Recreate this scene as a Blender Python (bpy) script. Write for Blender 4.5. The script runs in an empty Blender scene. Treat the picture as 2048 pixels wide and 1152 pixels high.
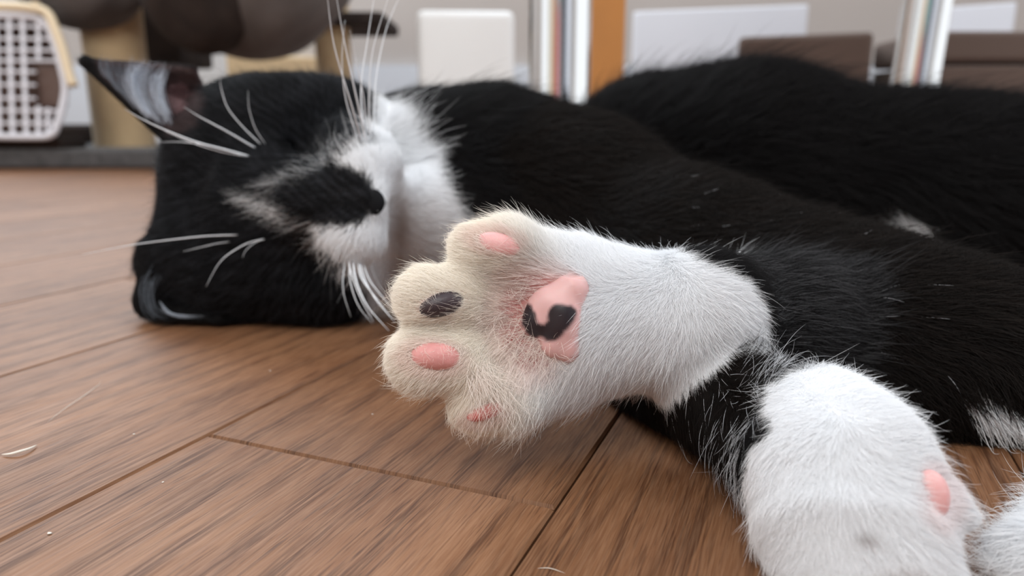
import bpy, bmesh, math, random
import numpy as np
from mathutils import Vector, Matrix

random.seed(7)
rng = np.random.default_rng(11)
scene = bpy.context.scene
C = scene.collection

# ------------------------------------------------------------------ camera, world, light, exposure
F = 1435.0                       # focal length in pixels of the 2048 wide frame
TH = math.atan(324.0 / F)        # pitch below the horizon
CH = 0.08                        # camera height above the floor
cT, sT = math.cos(TH), math.sin(TH)

cam_d = bpy.data.cameras.new('camera')
cam = bpy.data.objects.new('camera', cam_d)
C.objects.link(cam)
cam.location = (0, 0, CH)
cam.rotation_euler = (math.pi / 2 - TH, 0, 0)
cam_d.sensor_width = 36.0
cam_d.lens = 36.0 * F / 2048.0
cam_d.clip_start = 0.005
cam_d.clip_end = 30
cam_d.dof.use_dof = True
cam_d.dof.focus_distance = 0.156
cam_d.dof.aperture_fstop = 12.5
scene.camera = cam

scene.view_settings.view_transform = 'Standard'
scene.view_settings.look = 'None'
scene.view_settings.gamma = 1.0
scene.view_settings.use_curve_mapping = False
scene.view_settings.exposure = 0.36
try:
    scene.cycles_curves.shape = 'RIBBONS'
except Exception:
    pass

w = bpy.data.worlds.new('room_light'); scene.world = w; w.use_nodes = True
bgn = w.node_tree.nodes['Background']
bgn.inputs[0].default_value = (0.97, 0.98, 1.0, 1)
bgn.inputs[1].default_value = 0.95

def area(name, loc, target, size, size_y, energy, col):
    l = bpy.data.lights.new(name, 'AREA'); l.shape = 'RECTANGLE'
    l.size = size; l.size_y = size_y; l.energy = energy; l.color = col
    o = bpy.data.objects.new(name, l); C.objects.link(o)
    o.location = loc
    d = Vector(target) - Vector(loc)
    o.rotation_euler = d.to_track_quat('-Z', 'Y').to_euler()
    return o
area('window_daylight', (-1.3, 2.2, 1.7), (0.0, 0.25, 0.0), 1.6, 1.1, 60, (0.84, 0.93, 1.0))
area('window_daylight_right', (1.6, 0.2, 1.5), (0.1, 0.25, 0.0), 1.0, 1.0, 9, (0.86, 0.94, 1.0))

area('front_fill_light', (-.5, -1.0, 1.5), (0.1, 1.2, 0.1), 1.4, 1.0, 24, (1.0, .985, .96))  # unseen fill light, added behind the camera to brighten front faces

# ------------------------------------------------------------------ helpers
def P(px, py, z):
    X = (px - 1024) / F * z; Y = (576 - py) / F * z
    return np.array([X, z * cT + Y * sT, CH + Y * cT - z * sT])
def PV(px, py, z): return Vector(P(px, py, z))
def proj(w_):
    """world points (n,3) -> px, py, depth"""
    x = w_[:, 0]; y = w_[:, 1]; zz = w_[:, 2] - CH
    dep = y * cT - zz * sT
    up = y * sT + zz * cT
    return 1024 + F * x / dep, 576 - F * up / dep, dep
def cvec(dx, dy, dz):
    """image-like direction (right, DOWN, towards camera) -> world"""
    up = -dy; fw = -dz
    return np.array([dx, fw * cT + up * sT, up * cT - fw * sT])
def floor_at(px, py):
    ry = (576 - py) / F
    z = -CH / (ry * cT - sT)
    return P(px, py, z)

def props(o, label=None, cat=None, group=None, kind=None):
    if label: o['label'] = label
    if cat: o['category'] = cat
    if group: o['group'] = group
    if kind: o['kind'] = kind
    return o
def link_mesh(name, me, mat=None, parent=None, smooth=True):
    o = bpy.data.objects.new(name, me); C.objects.link(o)
    if mat: me.materials.append(mat)
    if parent: o.parent = parent; o.matrix_parent_inverse = Matrix.Translation(-parent.location) if parent.rotation_euler.z == 0 else parent.matrix_basis.inverted()
    if smooth:
        me.polygons.foreach_set('use_smooth', [True] * len(me.polygons))
    return o
def bm_obj(name, bm, mat=None, parent=None, smooth=False):
    me = bpy.data.meshes.new(name); bm.to_mesh(me); bm.free()
    return link_mesh(name, me, mat, parent, smooth)
def empty(name, loc):
    o = bpy.data.objects.new(name, None); C.objects.link(o); o.location = loc; o.empty_display_size = 0.02
    return o
def bm_box(bm, c, s, bevel=0.0, seg=2, rz=0.0):
    m = Matrix.Translation(c) @ Matrix.Rotation(rz, 4, 'Z') @ Matrix.Diagonal((s[0], s[1], s[2], 1))
    r = bmesh.ops.create_cube(bm, size=1.0, matrix=m)
    if bevel > 0:
        es = set()
        for v in r['verts']:
            for e in v.link_edges: es.add(e)
        bmesh.ops.bevel(bm, geom=list(es), offset=bevel, segments=seg, profile=0.6, affect='EDGES')
def box(name, c, s, mat, parent=None, bevel=0.003, seg=2, rz=0.0):
    bm = bmesh.new(); bm_box(bm, c, s, bevel, seg, rz)
    return bm_obj(name, bm, mat, parent)
def bm_cyl(bm, p0, p1, r0, r1, n=24):
    p0 = Vector(p0); p1 = Vector(p1); d = (p1 - p0)
    m = Matrix.Translation((p0 + p1) / 2) @ d.to_track_quat('Z', 'Y').to_matrix().to_4x4()
    bmesh.ops.create_cone(bm, cap_ends=True, segments=n, radius1=r0, radius2=r1, depth=d.length, matrix=m)
def cyl(name, p0, p1, r0, mat, parent=None, r1=None, n=32):
    bm = bmesh.new(); bm_cyl(bm, p0, p1, r0, r0 if r1 is None else r1, n)
    for f in bm.faces:
        if len(f.verts) > 4:
            for e in f.edges: e.smooth = False
    o = bm_obj(name, bm, mat, parent, True)
    return o
def catmull(pts, n=8):
    pts = [np.array(p, float) for p in pts]
    pts = [2 * pts[0] - pts[1]] + pts + [2 * pts[-1] - pts[-2]]
    out = []
    for i in range(1, len(pts) - 2):
        for k in range(n):
            t = k / n
            a, b, c, d = pts[i - 1], pts[i], pts[i + 1], pts[i + 2]
            out.append(0.5 * ((2 * b) + (-a + c) * t + (2 * a - 5 * b + 4 * c - d) * t * t + (-a + 3 * b - 3 * c + d) * t ** 3))
    out.append(pts[-2]); return out
def tube(name, pts, rad, mat, parent=None, n=8, sub=8):
    """swept tube; rad = function of t"""
    ps = catmull(pts, sub); vs = []; fs = []
    m = len(ps)
    for i, p in enumerate(ps):
        t = Vector(ps[min(i + 1, m - 1)] - ps[max(i - 1, 0)]).normalized()
        a = t.orthogonal().normalized() if i == 0 else (a - t * a.dot(t)).normalized()
        b = t.cross(a)
        r = rad(i / (m - 1))
        for k in range(n):
            an = 2 * math.pi * k / n
            vs.append(Vector(p) + a * (r * math.cos(an)) + b * (r * math.sin(an)))
    for i in range(m - 1):
        for k in range(n):
            fs.append((i * n + k, i * n + (k + 1) % n, (i + 1) * n + (k + 1) % n, (i + 1) * n + k))
    fs.append(tuple(range(n))[::-1]); fs.append(tuple(range((m - 1) * n, m * n)))
    me = bpy.data.meshes.new(name); me.from_pydata([tuple(v) for v in vs], [], fs); me.update()
    return link_mesh(name, me, mat, parent, True)

# ------------------------------------------------------------------ materials
def mat(name, col, rough=0.6, metal=0.0, spec=0.5, noise=None, bump=None, coat=0, sss=0, sheen=0):
    m = bpy.data.materials.new(name); m.use_nodes = True
    nt = m.node_tree; b = nt.nodes['Principled BSDF']
    b.inputs['Base Color'].default_value = (*col, 1)
    b.inputs['Roughness'].default_value = rough
    b.inputs['Metallic'].default_value = metal
    b.inputs['Specular IOR Level'].default_value = spec
    b.inputs['Coat Weight'].default_value = coat
    if sheen: b.inputs['Sheen Weight'].default_value = sheen
    if sss:
        b.inputs['Subsurface Weight'].default_value = sss
        b.inputs['Subsurface Radius'].default_value = (1, .35, .25)
        b.inputs['Subsurface Scale'].default_value = 0.002
    tc = nt.nodes.new('ShaderNodeTexCoord')
    if noise:
        sc_, amt, col2 = noise
        n = nt.nodes.new('ShaderNodeTexNoise'); n.inputs['Scale'].default_value = sc_; n.inputs['Detail'].default_value = 4
        nt.links.new(tc.outputs['Object'], n.inputs['Vector'])
        mx = nt.nodes.new('ShaderNodeMix'); mx.data_type = 'RGBA'
        mx.inputs['A'].default_value = (*col, 1); mx.inputs['B'].default_value = (*col2, 1)
        mr = nt.nodes.new('ShaderNodeMapRange'); mr.inputs['From Min'].default_value = .35; mr.inputs['From Max'].default_value = .65; mr.inputs['To Max'].default_value = amt
        nt.links.new(n.outputs['Fac'], mr.inputs['Value']); nt.links.new(mr.outputs['Result'], mx.inputs['Factor'])
        nt.links.new(mx.outputs['Result'], b.inputs['Base Color'])
    if bump:
        sc_, st, ds = bump
        n = nt.nodes.new('ShaderNodeTexNoise'); n.inputs['Scale'].default_value = sc_; n.inputs['Detail'].default_value = 3
        nt.links.new(tc.outputs['Object'], n.inputs['Vector'])
        bp = nt.nodes.new('ShaderNodeBump'); bp.inputs['Strength'].default_value = st; bp.inputs['Distance'].default_value = ds
        nt.links.new(n.outputs['Fac'], bp.inputs['Height']); nt.links.new(bp.outputs['Normal'], b.inputs['Normal'])
    return m

def wood_floor_mat():
    m = bpy.data.materials.new('oak_floor'); m.use_nodes = True
    nt = m.node_tree; N = nt.nodes; L = nt.links; b = N['Principled BSDF']
    tc = N.new('ShaderNodeTexCoord'); oi = N.new('ShaderNodeObjectInfo')
    rnd = N.new('ShaderNodeMath'); rnd.operation = 'MULTIPLY'; rnd.inputs[1].default_value = 37.0
    L.new(oi.outputs['Random'], rnd.inputs[0])
    add = N.new('ShaderNodeVectorMath'); add.operation = 'ADD'
    L.new(tc.outputs['Object'], add.inputs[0])
    cmb = N.new('ShaderNodeCombineXYZ')
    for i in range(3): L.new(rnd.outputs[0], cmb.inputs[i])
    L.new(cmb.outputs[0], add.inputs[1])
    def mapping(sx, sy, src=None):
        mp = N.new('ShaderNodeMapping'); mp.inputs['Scale'].default_value = (sx, sy, 1)
        L.new(src or add.outputs[0], mp.inputs['Vector']); return mp.outputs[0]
    def noise(vec, sc_, det, dist=0, rough=.5):
        n = N.new('ShaderNodeTexNoise'); n.inputs['Scale'].default_value = sc_; n.inputs['Detail'].default_value = det
        n.inputs['Distortion'].default_value = dist; n.inputs['Roughness'].default_value = rough
        L.new(vec, n.inputs['Vector']); return n.outputs['Fac']
    def rangen(v, a, b_, c=0, d=1):
        r = N.new('ShaderNodeMapRange'); r.inputs[1].default_value = a; r.inputs[2].default_value = b_
        r.inputs[3].default_value = c; r.inputs[4].default_value = d; L.new(v, r.inputs[0]); return r.outputs[0]
    # planks lie along local X
    cath = noise(mapping(7, 34), 1.0, 3, 1.1)                # broad growth figure
    wv = N.new('ShaderNodeTexWave'); wv.wave_type = 'BANDS'; wv.bands_direction = 'Y'
    wv.inputs['Scale'].default_value = 26; wv.inputs['Distortion'].default_value = 13; wv.inputs['Detail'].default_value = 3
    wv.inputs['Detail Scale'].default_value = .6
    L.new(mapping(.14, 1.0), wv.inputs['Vector'])
    streak = noise(mapping(75, 1700), 1.0, 3, .1, .6)       # pores, short dark dashes
    streak2 = noise(mapping(42, 1150), 1.0, 3, .2, .65)
    fine = noise(mapping(120, 2600), 1.0, 2)
    patch = noise(mapping(9, 16), 1.0, 2)
    def mix(f, a, b_):
        mx = N.new('ShaderNodeMix'); mx.data_type = 'RGBA'
        L.new(f, mx.inputs['Factor'])
        if isinstance(a, tuple): mx.inputs['A'].default_value = (*a, 1)
        else: L.new(a, mx.inputs['A'])
        if isinstance(b_, tuple): mx.inputs['B'].default_value = (*b_, 1)
        else: L.new(b_, mx.inputs['B'])
        return mx.outputs['Result']
    base = mix(rangen(cath, .3, .7), (.135, .056, .025), (.205, .093, .043))
    base = mix(rangen(patch, .35, .7, 0, .45), base, (.255, .126, .065))
    blot_ = noise(mapping(11, 62), 1.0, 3, 1.4, .55)
    bm_ = N.new('ShaderNodeMath'); bm_.operation = 'MULTIPLY'
    L.new(rangen(blot_, .52, .66), bm_.inputs[0]); L.new(rangen(streak2, .35, .6, .35, 1), bm_.inputs[1])
    base = mix(rangen(bm_.outputs[0], 0, 1, 0, .62), base, (.085, .034, .015))
    # wave figure
    wf = N.new('ShaderNodeMath'); wf.operation = 'MULTIPLY'
    L.new(rangen(wv.outputs['Fac'], .45, .95), wf.inputs[0]); L.new(rangen(streak2, .42, .58), wf.inputs[1])
    base = mix(rangen(wf.outputs[0], 0, 1, 0, .8), base, (.062, .023, .010))
    s2 = N.new('ShaderNodeMath'); s2.operation = 'MULTIPLY'
    L.new(rangen(streak, .52, .62), s2.inputs[0]); L.new(rangen(cath, .35, .6, 1, .35), s2.inputs[1])
    base = mix(rangen(s2.outputs[0], 0, 1, 0, .85), base, (.062, .023, .010))
    base = mix(rangen(fine, .4, .7, 0, .16), base, (.5, .3, .18))
    tint = N.new('ShaderNodeHueSaturation')
    L.new(rangen(oi.outputs['Random'], 0, 1, .92, 1.08), tint.inputs['Value']); L.new(base, tint.inputs['Color'])
    L.new(tint.outputs[0], b.inputs['Base Color'])
    bp = N.new('ShaderNodeBump'); bp.inputs['Strength'].default_value = .35; bp.inputs['Distance'].default_value = .00025
    L.new(streak, bp.inputs['Height']); L.new(bp.outputs[0], b.inputs['Normal'])
    b.inputs['Roughness'].default_value = .42
    L.new(rangen(streak2, .3, .7, .5, .62), b.inputs['Roughness'])
    b.inputs['Specular IOR Level'].default_value = .2
    return m

def fur_mat(name, rough=.55, spec=.25, trans=.25):
    m = bpy.data.materials.new(name); m.use_nodes = True
    nt = m.node_tree; N = nt.nodes; L = nt.links; b = N['Principled BSDF']
    at = N.new('ShaderNodeAttribute'); at.attribute_name = 'fur_colour'
    L.new(at.outputs['Color'], b.inputs['Base Color'])
    b.inputs['Roughness'].default_value = rough
    b.inputs['Specular IOR Level'].default_value = spec
    if trans:
        tr = N.new('ShaderNodeBsdfTranslucent'); L.new(at.outputs['Color'], tr.inputs['Color'])
        mx = N.new('ShaderNodeMixShader'); mx.inputs[0].default_value = trans
        out = N['Material Output']
        L.new(b.outputs[0], mx.inputs[1]); L.new(tr.outputs[0], mx.inputs[2]); L.new(mx.outputs[0], out.inputs['Surface'])
    return m

M = {}
M['floor'] = wood_floor_mat()
M['gap'] = mat('floor_groove', (.05, .027, .016), .8)
M['wall'] = mat('greige_wall', (.43, .39, .365), .9, noise=(3, .4, (.47, .43, .41)), bump=(180, .2, .001))
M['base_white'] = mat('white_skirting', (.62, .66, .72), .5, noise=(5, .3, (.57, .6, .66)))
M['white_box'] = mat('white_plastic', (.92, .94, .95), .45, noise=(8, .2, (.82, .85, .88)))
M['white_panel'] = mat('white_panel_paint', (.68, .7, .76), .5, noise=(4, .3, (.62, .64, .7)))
M['brown_fabric'] = mat('brown_fabric', (.105, .068, .054), .9, noise=(400, .5, (.1, .065, .05)), bump=(900, .4, .001), sheen=.2)
M['chrome'] = mat('polished_chrome', (.82, .84, .85), .12, metal=1.0)
M['orange_wood'] = mat('orange_varnished_wood', (.6, .26, .07), .38, noise=(9, .6, (.45, .2, .06)))
M['beige'] = mat('beige_plush', (.66, .49, .29), .95, noise=(40, .5, (.55, .4, .24)), bump=(300, .6, .003), sheen=.3)
M['carpet'] = mat('grey_carpet', (.06, .058, .06), .95, noise=(60, .6, (.13, .125, .13)), bump=(400, .8, .003), sheen=.2)
M['dark_plush'] = mat('dark_brown_plush', (.017, .010, .008), .95, noise=(30, .5, (.045, .03, .024)), bump=(300, .6, .003))
M['grey_plush'] = mat('grey_brown_plush', (.085, .07, .066), .95, noise=(14, .7, (.14, .12, .115)), bump=(200, .8, .004), sheen=.2)
M['cream_plastic'] = mat('cream_plastic', (.8, .66, .46), .5)
M['door_plastic'] = mat('white_grid_plastic', (.78, .79, .86), .45)
M['latch'] = mat('brown_translucent_latch', (.13, .08, .065), .4)
M['fur'] = fur_mat('cat_fur', .55, .12, .2)
M['skin'] = fur_mat('cat_skin', .8, .1, 0)
M['whisker'] = mat('whisker_hair', (.85, .88, .92), .4, sss=0)
M['lint'] = mat('pale_lint', (.75, .7, .62), .8)
M['steel'] = mat('dark_table_board', (.2, .15, .12), .5)

# ------------------------------------------------------------------ floor of oak planks
yaw = math.atan2(630 - 24 , math.sqrt(324 ** 2 + F ** 2)) if False else math.atan2(606, math.sqrt(324 ** 2 + F ** 2))
dvec = np.array([math.sin(yaw), math.cos(yaw), 0]); nvec = np.array([math.cos(yaw), -math.sin(yaw), 0])
pA = floor_at(415, 870); pB = floor_at(1110, 1015)
oA = float(pA @ nvec); oB = float(pB @ nvec); W = oB - oA
tJ = 0.5 * float(pA @ dvec + pB @ dvec)
flo = bpy.data.meshes.new('floor')
bm = bmesh.new(); bm_box(bm, (0.3, 1.35, -0.0165), (5.0, 4.6, 0.012))
floor = bm_obj('floor', bm, M['gap']); props(floor, kind='structure')
plank_len = 0.91
plank_meshes = {}
def plank_mesh(length):
    key = round(length, 4)
    if key in plank_meshes: return plank_meshes[key]
    me = bpy.data.meshes.new('plank'); bm = bmesh.new()
    g = 0.00026; hx = length / 2 - g; hy = W / 2 - g; c = 0.0006; t = 0.01
    top = [bm.verts.new(v) for v in ((-hx + c, -hy + c, 0), (hx - c, -hy + c, 0), (hx - c, hy - c, 0), (-hx + c, hy - c, 0))]
    mid = [bm.verts.new(v) for v in ((-hx, -hy, -.0008), (hx, -hy, -.0008), (hx, hy, -.0008), (-hx, hy, -.0008))]
    bot = [bm.verts.new(v) for v in ((-hx, -hy, -t), (hx, -hy, -t), (hx, hy, -t), (-hx, hy, -t))]
    bm.faces.new(top)
    for i in range(4):
        j = (i + 1) % 4
        bm.faces.new((mid[i], mid[j], top[j], top[i])); bm.faces.new((bot[i], bot[j], mid[j], mid[i]))
    bm.faces.new(bot[::-1]); bm.to_mesh(me); bm.free(); me.materials.append(M['floor'])
    plank_meshes[key] = me; return me
ang = math.atan2(dvec[1], dvec[0])
stag = {0: 0.0, -1: 0.47, 1: .33, -2: .15, 2: .62}
for r in range(-24, 22):
    oc = oA + W * (r + 0.5)
    off = stag.get(r, (r * 0.37) % 1.0) * plank_len
    for k in range(-2, 6):
        a0 = tJ + off + k * plank_len
        cpos = nvec * oc + dvec * (a0 + plank_len / 2)
        if cpos[1] < -0.6 or cpos[1] > 3.2 or abs(cpos[0] - .2) > 2.4: continue
        o = bpy.data.objects.new('plank', plank_mesh(plank_len)); C.objects.link(o)
        o.location = (cpos[0], cpos[1], 0.0); o.rotation_euler = (0, 0, ang)
        o.parent = floor

# ------------------------------------------------------------------ room
def plane_wall(name, c, s, m, kind='structure'):
    o = box(name, c, s, m, None, 0); props(o, kind=kind); return o
plane_wall('wall_back', (0.3, 2.66, 1.2), (5.2, .1, 2.44), M['wall'])
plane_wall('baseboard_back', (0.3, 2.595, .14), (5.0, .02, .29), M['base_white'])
plane_wall('wall_left', (-2.25, 1.35, 1.2), (.1, 2.7, 2.44), M['wall'])

plane_wall('wall_front', (0.3, -1.3, 1.2), (5.2, .1, 2.44), M['wall'])
M['teal'] = mat('teal_panel', (.25, .42, .4), .8); M['navy'] = mat('navy_paint', (.02, .025, .05), .6)
M['rose'] = mat('rose_paint', (.45, .12, .13), .7); M['ivory'] = mat('ivory_paint', (.75, .7, .6), .6)
for i, (x0, x1, z0, z1, k) in enumerate([(-2.1, -1.2, 0, 2.2, 'ivory'), (-1.1, -.75, 0, 2.3, 'orange_wood'), (-.6, .1, .5, 2.3, 'teal'), (-.6, -.1, 0, .48, 'rose'), (.15, .6, 0, 2.2, 'navy'), (.7, 1.5, 0, 2.3, 'white_panel')]):
    plane_wall('reflect_panel_%d' % (i + 1), ((x0 + x1) / 2, -1.23, (z0 + z1) / 2 + .001), (x1 - x0, .035, z1 - z0), M[k])  # unseen coloured panels, added only for the chrome legs to reflect

# ------------------------------------------------------------------ cat tree (blurred background)
bl = P(150, 338, 1.37)
tree = empty('cat_tree', (-.75, 1.65, 0))
props(tree, 'carpeted cat tree with dark grey base, beige posts and hanging brown bed', 'cat tree')
box('base', (-.83, 1.72, .019), (.88, .68, .036), M['carpet'], tree, .01, 3)
def post(px, dep, rpx, z0, z1, m, nm='post'):
    p = P(px, 250, dep); r = rpx * dep / F
    return cyl(nm, (p[0], p[1], z0), (p[0], p[1], z1), r, m, tree, n=40)
post(247, 1.55, 56, .037, .62, M['beige'])
post(674, 1.85, 34, .037, .42, M['beige'])
cq = P(60, 290, 1.86)
box('dark_filler', (cq[0] - .02, cq[1], .062), (.62, .16, .046), M['dark_plush'], tree, .015, 3)  # dark block added to darken the bright strip below the carrier
# right hand platform on the thin post
pp = P(690, 50, 1.85)
box('platform', (pp[0] + .0, pp[1], pp[2]), (.24, .26, .03), M['dark_plush'], tree, .01, 3)
# upper deck
pd = P(400, -200, 1.6)
box('upper_deck', (pd[0], pd[1], pd[2]), (.75, .42, .03), M['carpet'], tree, .01, 3)
# dark box house behind
a = P(296, 128, 1.72); b_ = P(368, 128, 1.72)
box('box_house', ((a[0] + b_[0]) / 2, a[1] + .08, a[2] + .18), (b_[0] - a[0], .2, .36), M['dark_plush'], tree, .012, 3)
# hanging bed : half ellipsoid shell with rim
def bowl(name, c, rx, ry, rz, m, parent, tilt=0.0):
    bm = bmesh.new(); rows = []
    nu, nv = 40, 14
    for j in range(nv + 1):
        th = (math.pi / 2) * j / nv
        rr = max(math.cos(th), 0.02); zz = -math.sin(th)
        row = []
        for i in range(nu):
            an = 2 * math.pi * i / nu
            wob = 1 + (.05 * math.sin(5 * an + 1) + .035 * math.sin(9 * an + 4 * th)) * rr + .03 * math.sin(3 * an + 5 * th)
            row.append(bm.verts.new((rx * rr * math.cos(an) * wob, ry * rr * math.sin(an) * wob, rz * zz + .02 * math.cos(an) * tilt)))
        rows.append(row)
    for j in range(nv):
        for i in range(nu):
            bm.faces.new((rows[j][i], rows[j][(i + 1) % nu], rows[j + 1][(i + 1) % nu], rows[j + 1][i]))
    bm.faces.new(rows[-1])
    bmesh.ops.recalc_face_normals(bm, faces=bm.faces)
    for v in bm.verts: v.co += Vector(c)
    o = bm_obj(name, bm, m, parent, True)
    s = o.modifiers.new('thick', 'SOLIDIFY'); s.thickness = .012
    return o
c = P(500, -60, 1.45)
bowl('hanging_bed', c, .19, .17, .175, M['grey_plush'], tree)
c = P(400, -50, 1.36)
bowl('hanging_bed', c, .115, .1, .145, M['dark_plush'], tree)
c = P(160, -45, 1.42)
bowl('hanging_bed', c, .125, .11, .1, M['grey_plush'], tree)

# low things behind the head
q = P(412, 155, 2.1)
def floor_box(name, x0, x1, ytop, dep, thick, m, bevel, label, cat, group=None, z0=0.0):
    a = P(x0, ytop, dep); b_ = P(x1, ytop, dep); h = a[2]
    rz = -math.atan2((a[0] + b_[0]) / 2, a[1]); mx_, my_ = (a[0] + b_[0]) / 2, a[1]
    root = box(name, (mx_ - math.sin(rz) * thick / 2, my_ + math.cos(rz) * thick / 2, (h + z0) / 2 + .0005), ((b_[0] - a[0]) * math.cos(rz), thick, h - z0), m, None, bevel, 4, rz)
    props(root, label, cat, group); return root
floor_box('white_carton', 372, 452, 104, 2.2, .16, M['white_box'], .006, 'small bright white carton on the floor behind the cat tree', 'box')
floor_box('cardboard_box', 453, 640, 112, 2.42, .12, M['beige'], .008, 'low tan cardboard box against the wall behind the cat head', 'box')
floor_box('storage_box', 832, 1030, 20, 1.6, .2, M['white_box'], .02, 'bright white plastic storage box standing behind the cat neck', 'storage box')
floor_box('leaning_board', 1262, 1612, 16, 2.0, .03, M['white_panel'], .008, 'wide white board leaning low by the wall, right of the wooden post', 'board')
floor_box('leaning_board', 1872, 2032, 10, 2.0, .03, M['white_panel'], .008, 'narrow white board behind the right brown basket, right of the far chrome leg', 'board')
cu = floor_box('fabric_basket', 1473, 1745, 68, 1.3, .2, M['brown_fabric'], .014, 'brown fabric basket with rounded corners left of the far chrome leg', 'basket')
cu2 = empty('fabric_basket', (*P(1990, 60, 1.22)[:2], 0))
props(cu2, 'brown fabric basket with lid seam at the right edge of the photo', 'basket')
a = P(1862, 62, 1.22); b_ = P(2150, 62, 1.22); m_ = P(1862, 126, 1.22)
box('basket_body', ((a[0] + b_[0]) / 2, a[1] + .1, m_[2] / 2), (b_[0] - a[0] - .006, .194, m_[2] - .004), M['brown_fabric'], cu2, .008, 3)
box('lid', ((a[0] + b_[0]) / 2, a[1] + .1, (m_[2] + a[2]) / 2 + .002), (b_[0] - a[0], .2, a[2] - m_[2] - .002), M['brown_fabric'], cu2, .012, 4)

# wooden post
wp = P(1212, 200, 1.0)
o = box('wooden_post', (wp[0], wp[1] + .03, .343), (.05, .05, .684), M['orange_wood'], None, .006, 3)
props(o, 'orange varnished square wooden post right behind the near chrome leg', 'post')

# chrome table
tb = empty('chrome_table', (*P(1118, 200, .66)[:2], 0))
props(tb, 'table on thick polished chrome legs standing behind the black cat', 'table')
def chrome_leg(x, dep, rpx, lean):
    p = P(x, 200, dep); r = rpx * dep / F
    cyl('leg', (p[0], p[1], .012), (p[0] + lean, p[1], .70), r, M['chrome'], tb, n=64)
    cyl('foot_cap', (p[0], p[1], .0005), (p[0], p[1], .0125), r * 1.1, M['steel'], tb, n=40)
    return p
p1 = chrome_leg(1118, .66, 61, 0.0)
p2 = chrome_leg(1816, .90, 44, .03)
box('tabletop', ((p1[0] + p2[0]) / 2 + .02, (p1[1] + p2[1]) / 2 + .1, .715), (.75, .5, .03), M['steel'], tb, .008, 3, rz=.45)

# ------------------------------------------------------------------ pet carrier with grid door
CD = 1.33
def c3(px, py, d=CD): return P(px, py, d)
car = empty('pet_carrier', (*c3(40, 280, CD)[:2], .037))
props(car, 'pet carrier with white grid door and cream rim at the left edge', 'pet carrier')
# door frame
outline = [(-190, 90), (-185, 36), (-120, 30), (0, 31), (60, 34), (90, 45), (106, 80), (120, 125), (130, 170), (127, 205), (116, 245), (102, 270), (60, 274), (-60, 272), (-180, 270), (-190, 180)]
door = tube('door', [c3(x, y) for x, y in outline + [outline[0]]], lambda t: .0065, M['door_plastic'], car, 8, 4)
def bar(x0, y0, x1, y1, wpx=9):
    a = Vector(c3(x0, y0)); b2 = Vector(c3(x1, y1))
    d = b2 - a; bm = bmesh.new()
    mtx = Matrix.Translation((a + b2) / 2) @ d.to_track_quat('Z', 'Y').to_matrix().to_4x4() @ Matrix.Diagonal((wpx * CD / F, .005, d.length, 1))
    bmesh.ops.create_cube(bm, size=1, matrix=mtx)
    bmesh.ops.bevel(bm, geom=bm.edges[:], offset=.001, segments=1, affect='EDGES')
    o = bm_obj('grid_bar', bm, M['door_plastic'], None)
    o.parent = door; o.matrix_parent_inverse = (Matrix.Translation(-car.location)).inverted() @ Matrix.Translation(-car.location)
    return o
def right_edge(y):
    pts = [(31, 30), (45, 90), (80, 106), (125, 120), (170, 130), (205, 127), (245, 116), (270, 102)]
    for (ya, xa), (yb, xb) in zip(pts, pts[1:]):
        if ya <= y <= yb: return xa + (xb - xa) * (y - ya) / (yb - ya)
    return 100
ys = [56, 80, 104, 118, 146, 172, 196, 220, 245]
for y in (54, 78, 101, 122, 144, 170, 197, 222, 247):
    xr = right_edge(y)
    if 125 < y < 215: xr = 72
    bar(-186, y - 2, xr, y, 7.5)
for i, x in enumerate((-170, -142, -114, -86, -58, -30, -3, 24, 51, 77, 100)):
    if x == 77: bar(x, 36, x, 118, 7.5); bar(x, 212, x, 272, 8)
    elif x == 100: bar(x - 4, 216, x - 4, 268, 7)
    elif x <= 51: bar(x - 6, 33, x + 2, 272, 7.5)
lo = c3(-190, 276, 1.36); hi_ = c3(118, 276, 1.36)
box('tray', ((lo[0] + hi_[0]) / 2, lo[1] + .045, (.0375 + lo[2]) / 2), (hi_[0] - lo[0], .09, lo[2] - .038), M['dark_plush'], car, .004, 2)  # bottom tray, its dark colour standing in for shadow under the carrier
# latch: darker plate behind the gap
a = c3(70, 120, CD + .01); b_ = c3(120, 212, CD + .01)
box('latch', ((a[0] + b_[0]) / 2, a[1] + .004, (a[2] + b_[2]) / 2), (b_[0] - a[0], .008, a[2] - b_[2]), M['latch'], car, .002, 2)
# cream rim
tube('rim', [c3(x, y, CD - .012) for x, y in [(-210, 120), (-205, 25), (-120, 10), (0, 12), (62, 16), (94, 26), (112, 62), (128, 108), (139, 150), (147, 172)]], lambda t: .0085, M['cream_plastic'], car, 10, 5)
hb = c3(72, 10, CD - .012)
box('rim_knob', (hb[0], hb[1], hb[2]), (.012, .014, .012), M['cream_plastic'], car, .003, 2)
# shell behind the door: tapered rounded loft, open at the front
def shell():
    bm = bmesh.new(); rows = []
    pts = catmull([(x, y, 0) for x, y in outline + [outline[0]]], 3)[:-1]
    cx, cy = -35, 155
    for d, s in ((.0, 1.0), (.02, .99), (.06, .93), (.09, .85), (.11, .75)):
        row = []
        for p in pts:
            q = c3(cx + (p[0] - cx) * s, cy + (p[1] - cy) * s * (1.0 if d < .2 else .98))
            row.append(bm.verts.new((q[0] - d * .6, q[1] + .012 + d, max(q[2], .040))))
        rows.append(row)
    n = len(pts)
    for r0, r1 in zip(rows, rows[1:]):
        for i in range(n): bm.faces.new((r0[i], r0[(i + 1) % n], r1[(i + 1) % n], r1[i]))
    bm.faces.new(rows[-1])
    bmesh.ops.recalc_face_normals(bm, faces=bm.faces)
    return bm_obj('shell', bm, M['latch'], car, True)
shell()

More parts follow.
